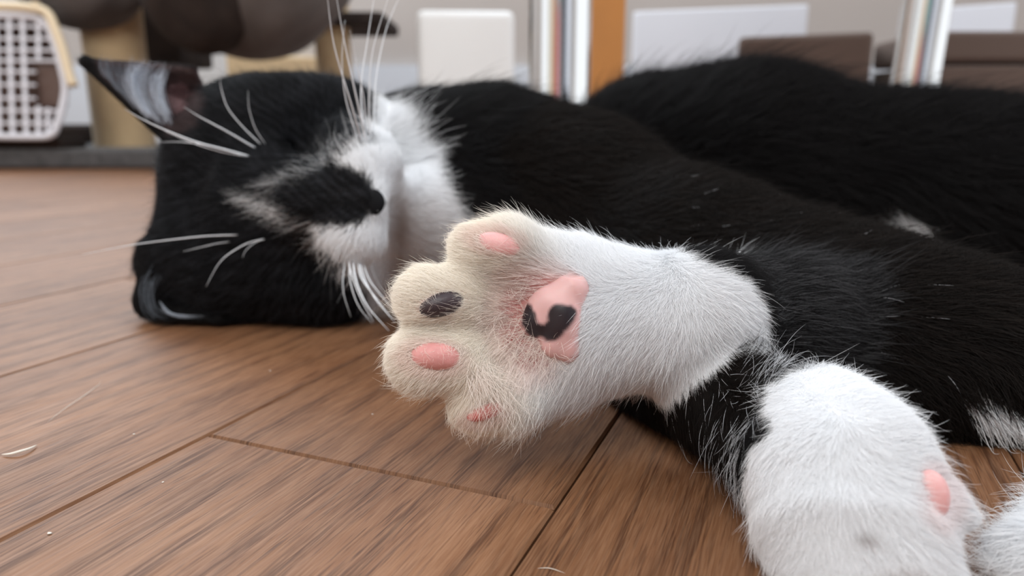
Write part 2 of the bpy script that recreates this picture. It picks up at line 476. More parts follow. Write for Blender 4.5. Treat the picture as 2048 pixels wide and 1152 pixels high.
# ------------------------------------------------------------------ the cat: one smooth blended body
# every primitive: group, kind, data, blend radius k.  Points are given as (px, py, depth, radius_px)
def RC(g, a, b, k=.006):
    pa, pb = P(*a[:3]), P(*b[:3]); return (g, 'cone', (pa, pb, a[3] * a[2] / F, b[3] * b[2] / F), k)
def SP(g, a, k=.006): return (g, 'cone', (P(*a[:3]), P(*a[:3]) + 1e-6, a[3] * a[2] / F, a[3] * a[2] / F), k)
def TRI(g, a, b, c, r, k=.003): return (g, 'tri', (P(*a), P(*b), P(*c), r), k)
def CUT(g, a, b, k=.004): 
    pa, pb = P(*a[:3]), P(*b[:3]); return (g, 'cut', (pa, pb, a[3] * a[2] / F, b[3] * b[2] / F), k)
prims = [
 # torso behind
 RC('rear', (1310, 345, .46, 180), (1500, 365, .435, 200), .03),
 RC('rear', (1500, 365, .435, 200), (1850, 425, .40, 196), .03),
 RC('rear', (1850, 415, .40, 190), (2200, 440, .37, 228), .03),
 # neck and throat
 RC('neck', (800, 335, .345, 118), (880, 350, .345, 150), .02),
 RC('neck', (880, 350, .345, 150), (990, 362, .335, 158), .02),
 RC('neck', (840, 480, .315, 80), (960, 450, .31, 110), .02),
 # shoulder, chest and long front mass
 RC('band', (990, 370, .34, 160), (1150, 428, .32, 176), .02),
 RC('band', (1150, 428, .32, 176), (1400, 572, .27, 192), .02),
 RC('band', (1400, 572, .27, 192), (1650, 662, .235, 194), .02),
 RC('band', (1650, 662, .235, 194), (1850, 716, .21, 180), .02),
 RC('band', (1850, 716, .21, 180), (2140, 748, .19, 162), .02),
 # head lying on its cheek, crown to the left
 SP('head', (490, 385, .332, 148), .02),
 SP('head', (462, 300, .338, 104), .02),
 SP('head', (425, 520, .318, 108), .02),
 SP('head', (588, 285, .312, 118), .018),
 SP('head', (515, 292, .322, 120), .018),
 SP('head', (590, 505, .300, 122), .018),
 SP('head', (480, 525, .306, 112), .018),
 SP('head', (670, 545, .300, 92), .018),
 SP('head', (672, 255, .322, 80), .018),
 RC('head', (540, 400, .292, 96), (690, 402, .262, 58), .016),
 RC('head', (640, 402, .268, 70), (738, 402, .256, 36), .008),
 SP('head', (722, 342, .262, 62), .007),
 SP('head', (708, 468, .260, 62), .007),
 RC('head', (700, 300, .285, 60), (740, 330, .272, 60), .01),
 SP('head', (838, 425, .292, 46), .016),
 RC('head', (790, 430, .30, 80), (850, 425, .302, 62), .02),
 # closed eye creases
 CUT('head', (560, 246, .2925, 5), (598, 322, .2865, 5), .004),
 CUT('head', (556, 548, .2845, 5), (596, 482, .2815, 5), .004),
 # upper ear: trough opening towards the front
 TRI('ear', (172, 124, .325), (388, 138, .314), (420, 225, .334), .0015),
 TRI('ear', (172, 124, .325), (352, 292, .311), (420, 225, .334), .0015),
 TRI('ear', (172, 124, .325), (290, 238, .316), (352, 292, .311), .0015),
 TRI('ear', (352, 292, .311), (405, 300, .312), (420, 225, .334), .0015),
 # folded lower ear resting on the floor
 TRI('ear', (300, 625, .300), (318, 500, .300), (390, 560, .325), .0022),
 TRI('ear', (300, 625, .300), (440, 640, .292), (390, 560, .325), .0022),
 RC('ear', (300, 505, .304, 20), (292, 600, .300, 17), .006),
 RC('ear', (292, 600, .300, 17), (330, 640, .296, 14), .006),
 RC('ear', (330, 640, .296, 14), (440, 640, .294, 12), .006),
 SP('head', (325, 525, .318, 42), .012),
 # hind foot held up to the camera
 RC('foot', (1130, 640, .176, 152), (1340, 640, .174, 124), .008),
 RC('foot', (1340, 640, .174, 124), (1418, 618, .173, 104), .008),
 RC('foot', (1040, 640, .178, 126), (1130, 640, .176, 150), .008),
 RC('foot', (1130, 568, .172, 80), (1010, 507, .162, 68), .006),
 RC('foot', (1010, 507, .162, 68), (955, 502, .160, 56), .003),
 RC('foot', (1040, 608, .170, 82), (930, 601, .160, 68), .003),
 RC('foot', (930, 601, .160, 68), (858, 599, .158, 67), .002),
 RC('foot', (1050, 692, .170, 82), (930, 712, .160, 72), .002),
 RC('foot', (930, 712, .160, 72), (848, 717, .158, 72), .0015),
 RC('foot', (1110, 740, .172, 80), (1010, 785, .163, 72), .005),
 RC('foot', (1010, 785, .163, 72), (958, 803, .161, 62), .003),
 CUT('foot', (1035, 598, .1515, 58), (1018, 690, .151, 42), .008),
 CUT('foot', (850, 656, .1520, 9), (975, 652, .1525, 14), .003),
 CUT('foot', (960, 770, .1505, 12), (990, 735, .1505, 12), .004),
 # the black part of that leg, running back into the body
 RC('shank', (1415, 625, .180, 100), (1560, 640, .200, 102), .008),
 RC('shank', (1560, 640, .200, 102), (1700, 690, .225, 112), .012),
 # the other leg, black, passing underneath
 RC('under', (1300, 760, .215, 92), (1455, 800, .172, 96), .01),
 RC('under', (1455, 800, .172, 96), (1560, 880, .152, 105), .008),
 RC('under', (1560, 880, .152, 105), (1660, 960, .142, 120), .008),
 # its white foot
 RC('paw', (1640, 822, .146, 84), (1680, 900, .139, 118), .006),
 RC('paw', (1680, 900, .139, 118), (1686, 975, .134, 166), .008),
 RC('paw', (1686, 975, .134, 166), (1715, 1130, .128, 170), .008),
 RC('paw', (1770, 1005, .130, 100), (1868, 1012, .128, 56), .004),
 RC('paw', (1868, 1012, .128, 56), (1926, 1034, .127, 20), .003),
 RC('paw', (1785, 1140, .124, 108), (1865, 1190, .122, 60), .004),
 CUT('paw', (1716, 1062, .1135, 6), (1728, 1060, .1135, 7), .003),
 # next foot at the corner of the picture
 RC('corner', (2085, 1150, .128, 92), (2200, 1120, .14, 110), .006),
 RC('corner', (2200, 1120, .14, 110), (2420, 860, .185, 110), .012),
]
def sd_cone(p, a, b, r1, r2):
    ba = (b - a).astype(np.float32); l2 = float(ba @ ba); 
    pa = p - a.astype(np.float32)
    if l2 < 1e-9: return np.sqrt((pa ** 2).sum(-1)) - r1
    h = np.clip((pa @ ba) / l2, 0, 1)
    # shift along the slope so the cone stays tangent to its end spheres
    sl = (r1 - r2) / math.sqrt(l2); sl = max(-.95, min(.95, sl)); ct = math.sqrt(1 - sl * sl)
    t = pa @ ba / math.sqrt(l2); q2 = np.maximum((pa ** 2).sum(-1) - t * t, 0); q = np.sqrt(q2)
    h = np.clip((t + q * sl / ct) / math.sqrt(l2), 0, 1)
    return np.sqrt((t - h * math.sqrt(l2)) ** 2 + q2) - (r1 + (r2 - r1) * h)
def sd_tri(p, a, b, c, r):
    a, b, c = [v.astype(np.float32) for v in (a, b, c)]
    ba, cb, ac = b - a, c - b, a - c; n = np.cross(ba, ac)
    pa, pb, pc = p - a, p - b, p - c
    ins = np.sign(pa @ np.cross(ba, n)) + np.sign(pb @ np.cross(cb, n)) + np.sign(pc @ np.cross(ac, n))
    def ed(v, e):
        h = np.clip(v @ e / (e @ e), 0, 1)
        return ((v - h[..., None] * e) ** 2).sum(-1)
    de = np.minimum(np.minimum(ed(pa, ba), ed(pb, cb)), ed(pc, ac))
    dp = (pa @ n) ** 2 / (n @ n)
    return np.sqrt(np.where(ins < 2, de, dp)) - r
def prim_d(pr, p):
    k, d = pr[1], pr[2]
    if k == 'tri': return sd_tri(p, *d)
    return sd_cone(p, *d)
def smin(a, b, k):
    h = np.maximum(k - np.abs(a - b), 0) / k
    return np.minimum(a, b) - h * h * k * .25
def smax(a, b, k): return -smin(-a, -b, k)
groups = ['rear', 'neck', 'band', 'head', 'ear', 'foot', 'shank', 'under', 'paw', 'corner']
FLOOR_CUT = .0022
def field(p, prl=prims):
    D = np.full(p.shape[:-1], 1.0, np.float32)
    for pr in prl:
        d = prim_d(pr, p)
        D = smax(D, -d, pr[3]) if pr[1] == 'cut' else smin(D, d, pr[3])
    return np.maximum(D, FLOOR_CUT - p[..., 2])
def group_of(p):
    best = np.full(len(p), 9.0, np.float32); gi = np.zeros(len(p), int)
    for pr in prims:
        if pr[1] == 'cut': continue
        d = prim_d(pr, p); m = d < best
        best[m] = d[m]; gi[m] = groups.index(pr[0])
    return gi
def mesh_field(prl, lo, hi, h):
    ax = [np.arange(lo[i], hi[i] + h, h, dtype=np.float32) for i in range(3)]
    D = np.full([len(a) for a in ax], .5, np.float32)
    for pr in prl:
        if pr[1] == 'tri': pts = np.array(pr[2][:3]); r = pr[2][3]
        else: pts = np.array(pr[2][:2]); r = max(pr[2][2:4])
        mg = r + max(pr[3] * 1.3, .006)
        sl = []
        for i in range(3):
            a0 = np.searchsorted(ax[i], pts[:, i].min() - mg); a1 = np.searchsorted(ax[i], pts[:, i].max() + mg)
            sl.append(slice(max(a0 - 1, 0), a1 + 1))
        sl = tuple(sl)
        g = np.stack(np.meshgrid(ax[0][sl[0]], ax[1][sl[1]], ax[2][sl[2]], indexing='ij'), -1)
        if g.size == 0: continue
        d = prim_d(pr, g)
        D[sl] = smax(D[sl], -d, pr[3]) if pr[1] == 'cut' else smin(D[sl], d, pr[3])
    if prl is prims: D = np.maximum(D, FLOOR_CUT - ax[2][None, None, :])
    D[0] = D[-1] = .5; D[:, 0] = D[:, -1] = .5; D[:, :, 0] = D[:, :, -1] = .5
    S = D < 0
    nx, ny, nz = D.shape
    # active cells
    cnt = np.zeros((nx - 1, ny - 1, nz - 1), np.int8)
    for i in (0, 1):
        for j in (0, 1):
            for k in (0, 1): cnt += S[i:nx - 1 + i, j:ny - 1 + j, k:nz - 1 + k]
    act = (cnt > 0) & (cnt < 8)
    idx = np.full(act.shape, -1, np.int32); cells = np.argwhere(act); idx[act] = np.arange(len(cells))
    acc = np.zeros((len(cells), 3)); num = np.zeros(len(cells))
    cor = [(i, j, k) for i in (0, 1) for j in (0, 1) for k in (0, 1)]
    for a in cor:
        for b in cor:
            if sum(b) - sum(a) == 1 and sum(abs(x - y) for x, y in zip(a, b)) == 1:
                va = D[cells[:, 0] + a[0], cells[:, 1] + a[1], cells[:, 2] + a[2]]
                vb = D[cells[:, 0] + b[0], cells[:, 1] + b[1], cells[:, 2] + b[2]]
                m = (va < 0) != (vb < 0)
                t = np.where(m, va / np.where(m, va - vb, 1), 0)
                for q in range(3): acc[:, q] += np.where(m, a[q] + t * (b[q] - a[q]), 0)
                num += m
    V = (cells + acc / num[:, None]) * h + np.array([a[0] for a in ax])
    quads = []
    for d in range(3):
        e1, e2 = (d + 1) % 3, (d + 2) % 3
        s0 = [slice(None)] * 3; s1 = [slice(None)] * 3
        s0[d] = slice(0, -1); s1[d] = slice(1, None)
        A = S[tuple(s0)]; B = S[tuple(s1)]
        ed = np.argwhere(A != B)
        ed = ed[(ed[:, e1] > 0) & (ed[:, e2] > 0) & (ed[:, e1] < D.shape[e1] - 1) & (ed[:, e2] < D.shape[e2] - 1)]
        flip = A[tuple(ed.T)]
        def c(o1, o2):
            q = ed.copy(); q[:, e1] -= o1; q[:, e2] -= o2; return idx[tuple(q.T)]
        q = np.stack([c(1, 1), c(0, 1), c(0, 0), c(1, 0)], 1)
        q[~flip] = q[~flip][:, ::-1]
        quads.append(q)
    Q = np.concatenate(quads); Q = Q[(Q >= 0).all(1)]
    return V.astype(np.float32), Q
def mesh_from(name, V, Q):
    me = bpy.data.meshes.new(name)
    me.vertices.add(len(V)); me.vertices.foreach_set('co', V.astype(np.float32).ravel())
    me.loops.add(Q.size); me.loops.foreach_set('vertex_index', Q.astype(np.int32).ravel())
    me.polygons.add(len(Q)); me.polygons.foreach_set('loop_start', np.arange(0, Q.size, 4, dtype=np.int32))
    me.update(calc_edges=True); me.validate(); return me
def set_col(me, col):
    at = me.attributes.new('fur_colour', 'FLOAT_COLOR', 'POINT')
    at.data.foreach_set('color', np.concatenate([col, np.ones((len(col), 1))], 1).astype(np.float32).ravel())

# ---- coat markings (smooth signed distance to outlined patches on the coat)
def psd(px, py, poly):
    """signed distance to polygon, negative inside"""
    poly = np.array(poly, float); n = len(poly); d = np.full(len(px), 1e9); ins = np.zeros(len(px), bool)
    for i in range(n):
        a, b = poly[i], poly[(i + 1) % n]; e = b - a
        wx, wy = px - a[0], py - a[1]
        t = np.clip((wx * e[0] + wy * e[1]) / (e @ e), 0, 1)
        d = np.minimum(d, np.hypot(wx - t * e[0], wy - t * e[1]))
        c = ((a[1] > py) != (b[1] > py))
        with np.errstate(divide='ignore', invalid='ignore'):
            xi = a[0] + (py - a[1]) * e[0] / (e[1] if e[1] else 1e-9)
        ins ^= c & (px < xi)
    return np.where(ins, -d, d)
def sstep(a, b, x):
    t = np.clip((x - a) / (b - a), 0, 1); return t * t * (3 - 2 * t)
def fill(px, py, poly, wdt): return 1 - sstep(-wdt, wdt, psd(px, py, poly))
THROAT = [(752, 205), (775, 196), (810, 225), (830, 262), (850, 292), (868, 300), (880, 350), (900, 395), (935, 435), (990, 470), (960, 500), (900, 503), (868, 520), (840, 560), (820, 700), (760, 660), (735, 560), (700, 520), (680, 505), (700, 470), (760, 440), (770, 400), (758, 300), (745, 270)]
MUZ_U = [(676, 330), (700, 306), (735, 288), (790, 290), (830, 420), (768, 408), (750, 385), (728, 350), (700, 338)]
MUZ_L = [(622, 440), (655, 446), (690, 450), (720, 443), (745, 426), (768, 408), (830, 410), (820, 530), (745, 530), (700, 512), (668, 498), (645, 475)]
BLAZE = [(470, 388), (500, 380), (545, 392), (575, 412), (600, 436), (640, 455), (620, 462), (575, 448), (530, 436), (500, 415)]
STREAK = [(500, 372), (560, 352), (620, 335), (660, 315), (700, 300), (690, 330), (640, 345), (590, 372), (545, 385)]
STREAK2 = [(625, 455), (660, 480), (700, 510), (735, 530), (700, 545), (660, 530), (635, 500)]
STREAK3 = [(600, 335), (640, 300), (690, 280), (735, 280), (700, 310), (660, 325)]
NOSEP = [(590, 388), (625, 352), (655, 338), (690, 338), (722, 352), (745, 382), (770, 406), (742, 424), (718, 442), (690, 447), (650, 440), (612, 425)]
BACKP = [(1738, 442), (1765, 425), (1792, 404), (1815, 425), (1835, 445), (1868, 476), (1850, 500), (1780, 490)]
BANDP = [(1922, 800), (1950, 786), (1980, 790), (2048, 826), (2200, 880), (2200, 940), (2048, 868), (1965, 856)]
FOOTW = [(700, 380), (1000, 380), (1250, 440), (1365, 505), (1395, 528), (1440, 540), (1488, 562), (1518, 600), (1532, 650), (1522, 690), (1440, 765), (1200, 900), (700, 950)]
PAWW = [(1548, 770), (1590, 742), (1640, 728), (1720, 730), (1800, 800), (2048, 1000), (2300, 1300), (1560, 1300), (1500, 1050), (1488, 960), (1510, 880), (1560, 850), (1540, 815)]
BLACK = np.array([.0075, .0068, .0072]); GREY = np.array([.20, .215, .24]); WHITE = np.array([.90, .91, .93]); CREAM = np.array([.94, .885, .80])
PINK = np.array([.78, .42, .40])
def white_amount(px, py, g):
    out = np.zeros(len(px))
    G = lambda n: g == groups.index(n)
    h = G('head') | G('neck') | G('band')
    hh = np.maximum.reduce([fill(px, py, THROAT, 14), fill(px, py, MUZ_U, 9), fill(px, py, MUZ_L, 11), .62 * fill(px, py, BLAZE, 20),
                            .42 * fill(px, py, STREAK, 16), .30 * fill(px, py, STREAK2, 16), .30 * fill(px, py, STREAK3, 14)])
    hh = hh * (1 - fill(px, py, NOSEP, 7))
    out = np.where(h, hh, out)
    out = np.where(G('band'), np.maximum(out, fill(px, py, BANDP, 10)), out)
    out = np.where(G('rear'), np.maximum(out, .8 * fill(px, py, BACKP, 9)), out)
    out = np.where(G('foot') | G('shank'), fill(px, py, FOOTW, 9), out)
    out = np.where(G('paw') | G('under'), fill(px, py, PAWW, 9), out)
    out = np.where(G('corner'), 1.0, out)
    return out
PADS = {  # px, py, rx, ry, rotation(deg, image), depth mm
 'toe1': (997, 487, 46, 22, 12), 'toe2': (884, 609, 49, 24, -14), 'toe3': (872, 713, 52, 27, 4), 'toe4': (974, 822, 42, 18, -20), 'paw': (1866, 988, 32, 47, -14)}
METAP = [(1118, 560), (1150, 545), (1176, 562), (1174, 590), (1160, 612), (1168, 640), (1160, 668), (1163, 700), (1140, 722), (1110, 716), (1090, 690), (1052, 660), (1040, 630), (1060, 600), (1090, 585)]
RECESS = [(1000, 600), (1015, 560), (1050, 545), (1110, 548), (1130, 560), (1060, 610), (1050, 670), (1090, 700), (1100, 730), (1050, 750), (1010, 700), (985, 640)]
def pad_dist(px, py, nm):
    x, y, rx, ry, a = PADS[nm]; a = math.radians(a); dx, dy = px - x, py - y
    u = dx * math.cos(a) + dy * math.sin(a); v = -dx * math.sin(a) + dy * math.cos(a)
    return (np.sqrt((u / rx) ** 2 + (v / ry) ** 2) - 1)       # <0 inside, in radii
def skin_col(px, py, g):
    wa = white_amount(px, py, g)[:, None]
    G = lambda n: (g == groups.index(n))
    wh = np.tile(WHITE, (len(px), 1))
    toe = (1 - sstep(960, 1180, px)) * G('foot'); toe = toe[:, None]
    wh = wh * (1 - toe) + CREAM * toe
    # warm tan around the mouth and chin
    tan = np.exp(-((px - 797) / 16) ** 2 - ((py - 450) / 70) ** 2) * .75 + np.exp(-((px - 840) / 50) ** 2 - ((py - 440) / 55) ** 2) * .3
    tan = (tan * (G('head') | G('neck')))[:, None]
    wh = wh * (1 - tan) + np.array([.42, .32, .27]) * tan
    col = BLACK * (1 - wa) + wh * .88 * wa
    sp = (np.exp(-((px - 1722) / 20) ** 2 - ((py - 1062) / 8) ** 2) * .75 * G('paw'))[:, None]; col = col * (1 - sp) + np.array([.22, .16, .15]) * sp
    # inner ears
    e = G('ear')
    inner = (e | G('head')) * fill(px, py, [(195, 122), (300, 124), (400, 140), (432, 200), (410, 262), (350, 275), (270, 212), (205, 150)], 7)
    col = col * (1 - inner[:, None]) + np.array([.085, .058, .058]) * inner[:, None]
    ip = (e | G('head')) * np.exp(-((px - 362) / 20) ** 2 - ((py - 195) / 28) ** 2)
    col = col * (1 - ip[:, None] * .8) + np.array([.33, .21, .22]) * ip[:, None] * .8
    f = G('foot')
    pk = np.zeros(len(px))
    for n in ('toe1', 'toe2', 'toe3', 'toe4'): pk = np.maximum(pk, .55 * (1 - sstep(0, .55, pad_dist(px, py, n))))
    pk = np.maximum(pk, .95 * fill(px, py, RECESS, 14)); pk = np.maximum(pk, .6 * (1 - sstep(0, 22, psd(px, py, METAP))))
    pk = np.maximum(pk, .8 * np.exp(-((px - 960) / 45) ** 2 - ((py - 652) / 10) ** 2))
    pk = (pk * f)[:, None]
    col = col * (1 - pk) + PINK * np.array([.60, .44, .43]) * pk
    pp_ = ((1 - sstep(0.1, .9, pad_dist(px, py, 'paw'))) * G('paw') * .6)[:, None]
    col = col * (1 - pp_) + PINK * pp_
    return np.clip(col, 0, 1)

V, Q = mesh_field(prims, (-.235, .10, -.004), (.32, .56, .16), .00145)
px_, py_, dz_ = proj(V.astype(float))
gv = group_of(V)
cat = empty('cat', (.05, .28, 0))
props(cat, 'black and white cat asleep on its side, one foot held up to the camera', 'cat')
me = mesh_from('body', V, Q)
body = link_mesh('body', me, M['skin'], cat)
set_col(me, skin_col(px_, py_, gv))
nv = np.zeros((len(me.vertices), 3), np.float32); me.vertices.foreach_get('normal', nv.ravel() if False else (buf := np.zeros(len(me.vertices) * 3, np.float32))); nv = buf.reshape(-1, 3)

# ---- surface point seen at a pixel of the reference frame
def hit(px, py, gsel=None, t0=.09):
    prl = [p for p in prims if gsel is None or p[0] in gsel]
    o = np.array([0, 0, CH]); d = P(px, py, 1.0) - o
    t = t0
    for _ in range(90):
        v = float(field((o + d * t)[None].astype(np.float32), prl)[0])
        if v < 5e-5: break
        t += v * .9 / np.linalg.norm(d)
        if t > .6: break
    return t

# ------------------------------------------------------------------ fur strands
tri = np.concatenate([Q[:, [0, 1, 2]], Q[:, [0, 2, 3]]])
ta, tb_, tc_ = V[tri[:, 0]], V[tri[:, 1]], V[tri[:, 2]]
fn = np.cross(tb_ - ta, tc_ - ta); area_ = np.linalg.norm(fn, axis=1) / 2
cen = (ta + tb_ + tc_) / 3; nrm = nv[tri].mean(1); nrm /= np.linalg.norm(nrm, axis=1)[:, None] + 1e-9
tocam = np.array([0, 0, CH]) - cen; dist = np.linalg.norm(tocam, axis=1); tocam /= dist[:, None]
face = (nrm * tocam).sum(1)
tg = gv[tri[:, 0]]
DENS = {'rear': 2e6, 'neck': 5e6, 'band': 4e6, 'head': 9e6, 'ear': 6e6, 'foot': 42e6, 'shank': 16e6, 'under': 24e6, 'paw': 42e6, 'corner': 22e6}
dens = np.array([DENS[g] for g in groups])[tg]
dens = dens * np.where(face > -.25, 1.0, .12) * np.where(cen[:, 2] > .0026, 1, 0.02)
cpx, cpy, cdz = proj(cen.astype(float))
dens = dens * np.where((cpx > 2230) | (cpy > 1350), .1, 1)
nh = rng.poisson(area_ * dens)
ti = np.repeat(np.arange(len(tri)), nh); n = len(ti)
r1 = rng.random(n); r2 = rng.random(n); s = np.sqrt(r1); b0, b1, b2 = 1 - s, s * (1 - r2), s * r2
root = ta[ti] * b0[:, None] + tb_[ti] * b1[:, None] + tc_[ti] * b2[:, None]
hn = nv[tri[ti, 0]] * b0[:, None] + nv[tri[ti, 1]] * b1[:, None] + nv[tri[ti, 2]] * b2[:, None]
hn /= np.linalg.norm(hn, axis=1)[:, None] + 1e-9
hpx, hpy, hdz = proj(root.astype(float)); hg = tg[ti]
GUIDE = {
 'rear': [(1300, 200, 1, -.25, 0), (1700, 250, 1, .1, 0), (2000, 300, 1, .3, 0), (1800, 440, .5, .6, .2)],
 'neck': [(800, 230, .5, -.5, 0), (850, 350, .9, .3, 0), (900, 450, .8, .6, 0), (1000, 250, 1, .1, 0), (760, 600, .1, 1, .1)],
 'band': [(950, 220, 1, -.1, 0), (1200, 300, 1, .35, 0), (1600, 500, 1, .5, 0), (1900, 650, 1, .35, 0), (1980, 800, .3, .9, .2), (1000, 500, .7, .7, 0)],
 'head': [(700, 300, -.3, -1, 0), (700, 520, -.1, 1, 0), (520, 400, -1, 0, 0), (600, 260, -.5, -.7, 0), (600, 520, -.4, .8, 0), (450, 250, -.9, -.35, 0), (450, 520, -.8, .5, 0), (660, 345, -.85, -.5, 0), (660, 450, -.85, .5, 0), (760, 350, .2, -.9, 0), (760, 460, .2, .9, 0), (850, 400, .8, -.3, 0), (850, 450, .8, .4, 0), (690, 600, -.2, .8, 0), (690, 210, .1, -1, 0)],
 'ear': [(200, 130, -1, -.3, 0), (350, 140, -.8, -.4, 0), (330, 270, -.8, -.3, 0), (290, 540, -.4, -.8, 0), (300, 630, .1, .8, 0), (420, 640, .8, .2, 0)],
 'foot': [(800, 600, -1, -.15, .1), (860, 540, -.5, -.8, 0), (840, 780, -.45, .8, 0), (800, 710, -1, .2, 0), (960, 440, -.5, -.8, 0), (920, 500, -1, -.1, 0), (900, 830, -.7, .5, 0), (980, 860, .1, 1, 0), (1100, 460, -.45, -.8, 0), (1250, 500, -.2, -.9, 0), (1280, 600, -.6, .4, .1), (1370, 600, -.1, .8, .1), (1300, 700, -.6, .6, .1), (1200, 790, -.2, .95, 0), (1350, 760, .05, 1, 0), (1420, 560, .7, -.5, 0), (1450, 640, .7, .5, 0), (1500, 690, .8, .5, 0), (900, 650, -1, 0, .3), (1040, 720, -.5, .7, .3), (1020, 620, -.9, -.1, .5), (960, 760, -.1, 1, .4)],
 'shank': [(1400, 530, .55, -.7, 0), (1500, 550, .9, -.45, 0), (1520, 650, 1, .15, 0), (1650, 640, 1, .1, 0), (1600, 730, .9, .4, 0)],
 'under': [(1300, 780, .1, 1, 0), (1420, 760, .4, .9, 0), (1500, 720, .4, -.8, 0), (1480, 900, .05, 1, 0), (1560, 850, .35, .9, .1), (1600, 740, .5, -.6, 0), (1500, 1000, -.2, 1, 0)],
 'paw': [(1560, 790, -.9, .1, 0), (1640, 740, .1, -1, 0), (1720, 760, .7, -.7, 0), (1800, 870, .8, -.4, 0), (1880, 960, .9, -.2, 0), (1700, 900, .2, .9, .1), (1520, 950, -.6, .8, 0), (1540, 1100, -.6, .8, 0), (1750, 1050, .3, .9, .1), (1940, 1040, 1, .1, 0), (1880, 1100, .5, .8, 0), (1600, 860, -.5, .7, .1)],
 'corner': [(2000, 1050, -.9, -.45, 0), (1960, 1130, -1, .1, 0), (2048, 1010, -.5, -.8, 0), (2100, 1100, -.7, .2, .1)],
}
LEN = {'rear': .0120, 'neck': .0085, 'band': .0065, 'head': .0055, 'ear': .0024, 'foot': .0030, 'shank': .0060, 'under': .0036, 'paw': .0027, 'corner': .0045}
RAD = {'rear': .0001, 'neck': .00006, 'band': .00007, 'head': .000055, 'ear': .00005, 'foot': .000025, 'shank': .000032, 'under': .000027, 'paw': .000025, 'corner': .000033}
LIFT = {'rear': .4, 'neck': .25, 'band': .25, 'head': .2, 'ear': .2, 'foot': .30, 'shank': .35, 'under': .26, 'paw': .27, 'corner': .5}
hd = np.zeros((n, 3)); L = np.zeros(n); Rr = np.zeros(n); lift = np.zeros(n)
for gi_, gname in enumerate(groups):
    m = hg == gi_
    if not m.any(): continue
    gd = np.array(GUIDE[gname], float); acc = np.zeros((m.sum(), 3)); ws = np.zeros(m.sum())
    for q in gd:
        wgt = 1 / (((hpx[m] - q[0]) ** 2 + (hpy[m] - q[1]) ** 2) / 3600 + .9) ** 1.5
        acc += wgt[:, None] * cvec(*q[2:])
    wsum = sum(1 / (((hpx[m] - q[0]) ** 2 + (hpy[m] - q[1]) ** 2) / 3600 + .9) ** 1.5 for q in gd); hd[m] = acc / wsum[:, None] * 1.25
    L[m] = LEN[gname]; Rr[m] = RAD[gname]; lift[m] = LIFT[gname]
def wob(p, s_, ph): return np.stack([np.sin(p[:, 1] * s_ + ph) * np.cos(p[:, 2] * s_ * 1.3 + 2 * ph), np.sin(p[:, 2] * s_ + 1.7 * ph + p[:, 0] * s_ * .7), np.sin(p[:, 0] * s_ * 1.1 + 3 * ph) * np.cos(p[:, 1] * s_ * .8)], 1)
hd += wob(root, 300, .7) * .16 + wob(root, 1100, 1.9) * .08 + rng.normal(0, .12, (n, 3))
hd -= hn * (hd * hn).sum(1)[:, None]; hl = np.linalg.norm(hd, axis=1); hd /= np.maximum(hl, .35)[:, None]
lift = lift * (1 + rng.normal(0, .35, n)); L = L * (1 + rng.normal(0, .22, n)).clip(.35, 1.8)
is_ = lambda nm: hg == groups.index(nm)
# local lengths and bare places
keep = np.ones(n, bool)
for nm in ('toe1', 'toe2', 'toe3', 'toe4'):
    pdn = pad_dist(hpx, hpy, nm)
    keep &= ~(is_('foot') & (pdn < .02 - .25 * rng.random(n)) & (hn @ cvec(0, 0, 1) > 0))
keep &= ~(is_('paw') & (pad_dist(hpx, hpy, 'paw') < -.05) & (rng.random(n) < .9))
dm = psd(hpx, hpy, METAP); keep &= ~(is_('foot') & (dm < 2) & (hn @ cvec(0, 0, 1) > 0))
rc = psd(hpx, hpy, RECESS); inrc = is_('foot') & (rc < 6)
keep &= ~(inrc & (rng.random(n) < .89)); L[inrc] *= 1.9; lift[inrc] *= 1.6
tips = is_('foot') & (hpx < 1010); L[tips] *= .72
head_sh = is_('head') & (np.hypot(hpx - 765, hpy - 405) < 110); L[head_sh] *= .5
keep &= ~(is_('head') & (np.hypot(hpx - 762, hpy - 406) < 14))
nz = is_('head') & (psd(hpx, hpy, NOSEP) < 4); L[nz] *= .55
guard = rng.random(n) < .035; L[guard] *= 2.0; lift[guard] *= 1.4
# colours
wa = white_amount(hpx, hpy, hg)
mixr = (rng.random(n) < wa).astype(float) * np.clip(wa * 1.6, 0, 1)
col = np.zeros((n, 3))
toe = (1 - sstep(960, 1180, hpx)) * is_('foot')
wh = WHITE * (1 - toe[:, None]) + CREAM * toe[:, None]
tan = (np.exp(-((hpx - 797) / 16) ** 2 - ((hpy - 450) / 70) ** 2) * .7 + np.exp(-((hpx - 840) / 50) ** 2 - ((hpy - 440) / 55) ** 2) * .25) * (is_('head') | is_('neck'))
wh = wh * (1 - tan[:, None]) + np.array([.42, .32, .27]) * tan[:, None]
cl = wob(root, 700, 2.3)[:, 0] + wob(root, 1900, .4)[:, 1]; bk = BLACK * (.6 + 1.2 * rng.random(n) + np.clip(cl, -.5, 2) * np.where(is_('head'), 1.0, .35))[:, None]
bk = np.clip(bk, .002, 1)
brown = (is_('band') | is_('under'))[:, None]
bk = np.where(brown, bk * np.array([1.05, .85, .68]), bk)
bk = np.where(is_('head')[:, None], bk * 1.9 * np.array([.86, 1, 1.12]), bk)  # head fur clumps lightened and blued: grey-blue sheen painted into the colour
col = bk * (1 - mixr[:, None]) + wh * mixr[:, None]
sp = (np.exp(-((hpx - 1722) / 20) ** 2 - ((hpy - 1062) / 8) ** 2) * .8 * is_('paw'))[:, None]; col = col * (1 - sp) + np.array([.25, .19, .18]) * sp
